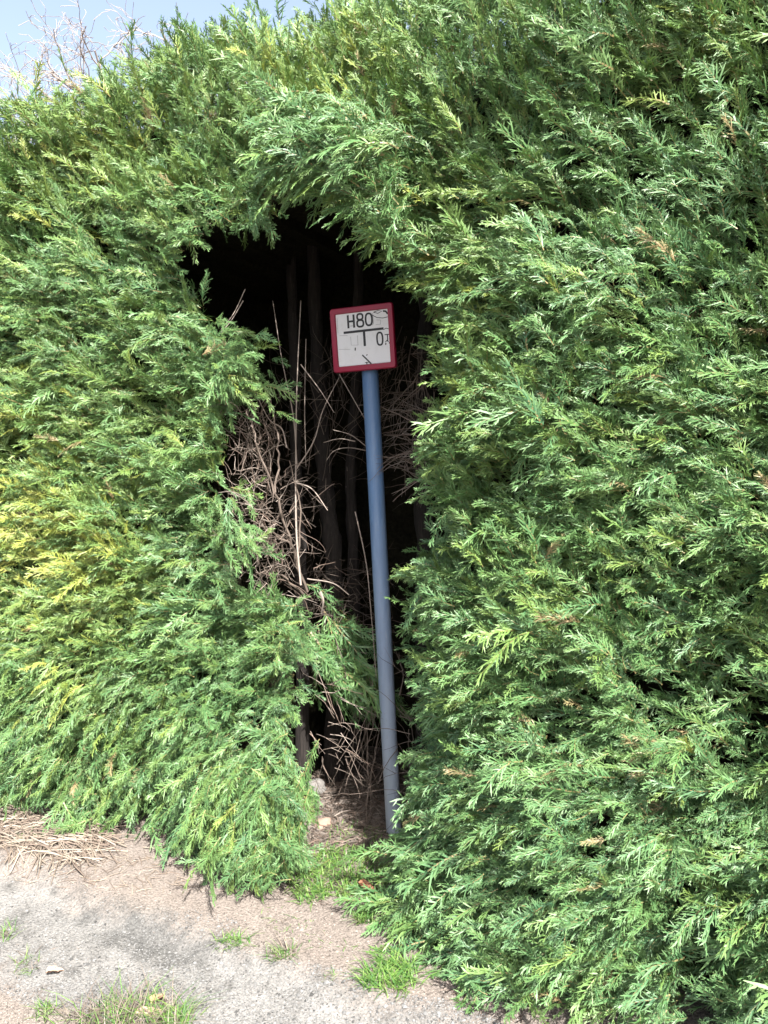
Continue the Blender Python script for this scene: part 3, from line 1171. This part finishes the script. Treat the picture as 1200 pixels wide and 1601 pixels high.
tuft(612, 1530, .085, 420, .055, 1.0, 'bright green round tuft on the sandy soil in front of the post', .04, .0042)
tuft(575, 1545, .03, 50, .05, .8, 'few upright blades at the left edge of the bright round tuft', .1, .0035)
tuft(205, 1585, .15, 620, .095, 1.1, 'large half-dry tuft among brown leaves at the bottom edge', .58, .003, (1.25, .6))
tuft(275, 1592, .035, 90, .085, .7, 'green blades right of the large half-dry tuft', .1, .0035)
tuft(362, 1470, .05, 120, .045, 1.1, 'low green tuft at the upper edge of the grey path', .1, .003, (1.3, .6))
tuft(440, 1495, .045, 110, .05, 1.0, 'sparse tuft with a browned base right of the low green one', .35, .003, (1.1, .7))
tuft(68, 1572, .035, 70, .05, .8, 'small yellow-green tuft on pink sand at lower left', .15, .003)
tuft(40, 1495, .05, 70, .04, 1.0, 'faint thin tuft in the gravel near the left edge', .4, .0026)
tuft(4, 1452, .04, 70, .05, .9, 'yellowing tuft cut by the left edge of the picture', .4, .003)
tuft(515, 1530, .025, 30, .03, 1.0, 'tiny sparse tuft on sand left of the bright round tuft', .2, .0026)
tuft(568, 1440, .045, 150, .06, .9, 'green tuft bordering the pale bare patch below the post', .1, .0035, (.7, 1.1))
tuft(40, 1315, .04, 60, .04, 1.0, 'pale green tuft in the straw at the hedge foot', .35, .003)


def scatter_px(poly, n):
    """random ground points inside a patch outlined in photo pixels"""
    w = np.array([ground(x, y)[:2] for x, y in poly])
    lo, hi = w.min(0), w.max(0)
    out = []
    while len(out) < n:
        q = rng.uniform(lo, hi, (n * 2, 2))
        q = q[inpoly(q, [tuple(v) for v in w])]
        out += list(q)
    return np.array(out[:n])


# creeping green cover at the foot of the gap
acc = Acc()
c = scatter_px([(450, 1385), (500, 1330), (580, 1330), (612, 1370), (590, 1430), (520, 1405), (470, 1420)], 1500)
blades(acc, c, rng.uniform(.012, .05, len(c)), 1.2, .0045, G_GREEN, .08)
c = scatter_px([(520, 1290), (600, 1300), (605, 1345), (500, 1345)], 250)
blades(acc, c, rng.uniform(.012, .04, len(c)), 1.2, .004, G_GREEN, .25)
c = scatter_px([(400, 1420), (470, 1430), (560, 1490), (520, 1500), (430, 1470)], 150)
blades(acc, c, rng.uniform(.01, .03, len(c)), 1.2, .003, G_GREEN, .3)
o = acc.build('ground_cover', M_GRASS)
tag(o, 'low creeping green cover on the soil at the foot of the hedge gap', 'ground cover', 'stuff')


def lying(acc, pts, ln, r, cols, dir_bias=None, lift=.015, jit=1.2):
    for p in pts:
        az = rng.uniform(0, 2 * math.pi) if dir_bias is None else rng.normal(dir_bias, jit)
        L = rng.uniform(*ln)
        d = np.array([math.cos(az), math.sin(az)])
        bend = rng.normal(0, .25)
        z0, z1 = rng.uniform(.002, lift, 2)
        q = []
        for t in (0, .33, .66, 1):
            xy = p + d * L * (t - .5) + np.array([-d[1], d[0]]) * L * bend * (t - .5) ** 2
            q.append([xy[0], xy[1], ground_z(xy[0], xy[1]) + z0 + (z1 - z0) * t + .3 * lift * math.sin(t * 3.1)])
        rr = rng.uniform(*r)
        tube(acc, q, [rr, rr, rr * .8, rr * .4], 4, cols[rng.integers(len(cols))] * rng.uniform(.8, 1.15))


acc = Acc()
c = scatter_px([(-60, 1265), (60, 1262), (170, 1290), (190, 1325), (120, 1365), (40, 1345), (-60, 1330)], 600)
lying(acc, c, (.06, .22), (.0012, .0026), G_DRY, 2.4, .03, .7)
c = scatter_px([(-60, 1330), (60, 1355), (200, 1340), (320, 1310), (480, 1330), (470, 1400), (250, 1400), (60, 1385)], 320)
lying(acc, c, (.02, .08), (.0008, .0018), G_DRY, None, .01)
o = acc.build('dry_grass', M_LITTER)
tag(o, 'heap of dry straw-coloured stalks on the ground at the foot of the left hedge', 'dry grass', 'stuff')

# brown litter under the hedge and in the gap
acc = Acc()
c = scatter_px([(470, 1170), (640, 1180), (640, 1330), (490, 1330)], 900)
lying(acc, c, (.015, .09), (.0009, .0028), [v * .8 for v in TW], None, .012)
c = scatter_px([(460, 1200), (640, 1220), (640, 1380), (780, 1500), (860, 1620), (700, 1560), (600, 1440), (500, 1380), (470, 1300)], 1300)
lying(acc, c, (.012, .06), (.0008, .0022), [v * .7 for v in TW], None, .008)
c = scatter_px([(200, 1290), (480, 1300), (520, 1420), (300, 1400)], 1100)
lying(acc, c, (.008, .03), (.0007, .0016), [v * .9 for v in TW], None, .005)
c = scatter_px([(0, 1400), (600, 1480), (800, 1601), (0, 1601)], 260)
lying(acc, c, (.008, .035), (.0006, .0014), TW, None, .004)
o = acc.build('leaf_litter', M_LITTER)
tag(o, 'brown needle and twig litter on the soil under the hedge', 'leaf litter', 'stuff')

# grit on path and soil
n = 46000
px = rng.uniform(-40, 1000, n)
py = 1290 + 340 * np.sqrt(rng.random(n))
gp = np.array([ground(a, b)[:2] for a, b in zip(px, py)])
octv = np.array([[1, 0, 0], [-1, 0, 0], [0, 1, 0], [0, -1, 0], [0, 0, 1], [0, 0, -1]], float)
octf = np.array([[0, 2, 4], [2, 1, 4], [1, 3, 4], [3, 0, 4], [2, 0, 5], [1, 2, 5], [3, 1, 5], [0, 3, 5]])
sz = np.minimum(rng.lognormal(math.log(.0017), .5, n), .009)
ra = rng.uniform(0, 6.28, n)
ca, sa = np.cos(ra), np.sin(ra)
jit = rng.uniform(.6, 1.3, (n, 6, 3))
lv = octv[None] * jit
gx = lv[:, :, 0] * ca[:, None] - lv[:, :, 1] * sa[:, None]
gy = lv[:, :, 0] * sa[:, None] + lv[:, :, 1] * ca[:, None]
gv = np.stack([gx, gy, lv[:, :, 2] * .6], -1) * sz[:, None, None]
gv[:, :, 0] += gp[:, None, 0]
gv[:, :, 1] += gp[:, None, 1]
gv[:, :, 2] += (ground_z(gp[:, 0], gp[:, 1]) + .005 + sz * .2)[:, None]
acr = np.abs((gp - mid_p) @ pn) + .1 * vnoise(gp[:, 0] / .2, gp[:, 1] / .2, 71)
isg = (acr < .24)[:, None]
g = rng.uniform(.7, 1.25, (n, 1))
colr = np.where(isg, np.array([.155, .155, .153]) * g, np.array([.19, .165, .145]) * g)
colr[rng.random(n) < .22] *= .4
acc = Acc()
acc.add(gv.reshape(-1, 3), (octf[None] + (np.arange(n) * 6)[:, None, None]).reshape(-1, 3), np.repeat(colr, 6, 0))
o = acc.build('gravel', M_GRIT)
tag(o, 'fine pale grit strewn over the path and sandy soil', 'gravel', 'stuff')


def leaf(px, py, L, W, rz, col, label):
    c = ground(px, py)
    V, F = [], []
    nu = 9
    for i in range(nu):
        t = i / (nu - 1)
        w = W * math.sin(math.pi * min(1, t * 1.02 + .01)) ** .7 * (1 - .25 * t)
        curl = .3 * W * math.sin(t * 4 + 1)
        for k, sgn in enumerate((-1, -.5, 0, .5, 1)):
            V.append(((t - .5) * L, sgn * w / 2 + .1 * W * math.sin(t * 9) * abs(sgn), .006 + curl * .5 + abs(sgn) ** 2 * .35 * w + .002 * math.sin(i * 2.2 + k)))
    for i in range(nu - 1):
        for k in range(4):
            F.append([i * 5 + k, i * 5 + k + 1, (i + 1) * 5 + k + 1, (i + 1) * 5 + k])
    V = np.array(V)
    V2 = V - np.array([0, 0, .0008])
    F = np.array(F)
    nV = len(V)
    a = Acc()
    cols = np.array(col) * (1 + .2 * np.sin(np.arange(2 * nV) * 1.7))[:, None]
    edge = [[k, k + 1, k + 1 + nV, k + nV] for k in range(4)] + [[(nu - 1) * 5 + k + 1, (nu - 1) * 5 + k, (nu - 1) * 5 + k + nV, (nu - 1) * 5 + k + 1 + nV] for k in range(4)]
    edge += [[i * 5 + 5, i * 5, i * 5 + nV, i * 5 + 5 + nV] for i in range(nu - 1)] + [[i * 5 + 4, i * 5 + 9, i * 5 + 9 + nV, i * 5 + 4 + nV] for i in range(nu - 1)]
    a.add(np.vstack([V, V2]), np.vstack([F, F[:, ::-1] + nV, edge]), cols)
    o = a.build('dead_leaf', M_LITTER, None, True)
    o.location = (c[0], c[1], float(ground_z(c[0], c[1])) + (.03 if px == 572 else .008))
    o.rotation_euler = (rng.uniform(-.15, .15), rng.uniform(-.2, .2), rz)
    return tag(o, label, 'dead leaf')


leaf(572, 1405, .07, .038, -.5, (.20, .10, .06), 'curled red-brown dead leaf on the green cover below the post')
leaf(247, 1553, .05, .04, 1.2, (.36, .24, .16), 'upright brown dead leaf behind the large half-dry tuft')
leaf(232, 1575, .08, .035, .1, (.44, .34, .24), 'pale tan dead leaf lying in the large half-dry tuft')
leaf(85, 1510, .05, .035, .6, (.36, .25, .19), 'brown dead leaf on the pink sand at lower left')


def stone(px, py, r, sq, label, col):
    c = ground(px, py)
    import bmesh
    bm = bmesh.new()
    bmesh.ops.create_icosphere(bm, subdivisions=4, radius=1)
    for v in bm.verts:
        k = 1 + .22 * math.sin(v.co.x * 2.3 + 1) * math.cos(v.co.y * 2.1) + .12 * math.sin(v.co.z * 5 + v.co.x * 4) + .03 * math.sin(v.co.y * 17 + v.co.x * 13)
        v.co = Vector((v.co.x * sq[0], v.co.y * sq[1], v.co.z * sq[2])) * r * k
    me = bpy.data.meshes.new('stone')
    bm.to_mesh(me)
    bm.free()
    me.materials.append(painted('stone_' + str(px), col, tuple(x * .5 for x in col), .9, 50, .8))
    for p in me.polygons:
        p.use_smooth = True
    o = bpy.data.objects.new('stone', me)
    COL.objects.link(o)
    o.location = (c[0], c[1], r * sq[2] * .35)
    o.rotation_euler = (0, 0, .6)
    return tag(o, label, 'stone')


stone(488, 1240, .055, (1.2, .9, .7), 'pale grey stone at the foot of the gap, left of the post', (.16, .15, .14))
stone(505, 1290, .03, (1.3, .9, .6), 'small brown stone below the pale grey one in the gap', (.27, .19, .15))


# ---------------------------------------------------------------- bare tree beyond the hedge
tree = thing('bare_tree', 'leafless tree with fine pale twigs rising beyond the left hedge', 'tree', (-2.6, 11.0, 0))
tr_acc, br_acc, tw_acc = Acc(), Acc(), Acc()
r2 = np.random.default_rng(7)


def grow(p, d, L, r, lvl):
    n = 6
    pts = [p]
    for k in range(n):
        d = norm(d + r2.normal(0, .10 + .04 * lvl, 3) + np.array([0, 0, .03 if lvl < 3 else -.03]))
        p = p + d * L / n
        pts.append(p)
    a = tr_acc if lvl == 0 else br_acc if lvl < 3 else tw_acc
    g = .22 if lvl < 3 else .28
    tube(a, pts, np.maximum(np.linspace(r, r * .55, len(pts)), .003), 10 if lvl == 0 else 6 if lvl < 3 else 3, np.array([g, g * .88, g * .8]))
    if lvl >= 5:
        return
    kids = (8, 5, 5, 6, 4)[lvl]
    for i in range(kids):
        t = r2.uniform(.45 if lvl else .6, 1)
        q = pts[min(int(t * n), n)]
        if lvl == 0:
            aa = i / kids * 6.283 + r2.uniform(-.3, .3)
            nd = norm(np.array([math.cos(aa) * .75, math.sin(aa) * .75, .55]))
        else:
            nd = norm(d * .8 + r2.normal(0, .5, 3) + np.array([0, 0, .05]))
        grow(q, nd, L * (r2.uniform(.36, .46) if lvl == 0 else r2.uniform(.5, .7)), r * (.5 if lvl else .45), lvl + 1)


grow(np.array([-2.6, 11.0, -.1]), np.array([0, 0, 1.0]), 4.9, .10, 0)
tr_acc.build('trunk', M_BARK, tree, True)
br_acc.build('branches', M_TWIG, tree, True)
tw_acc.build('twigs', M_TWIG, tree, True)
print('verts', sum(len(m.vertices) for m in bpy.data.meshes))
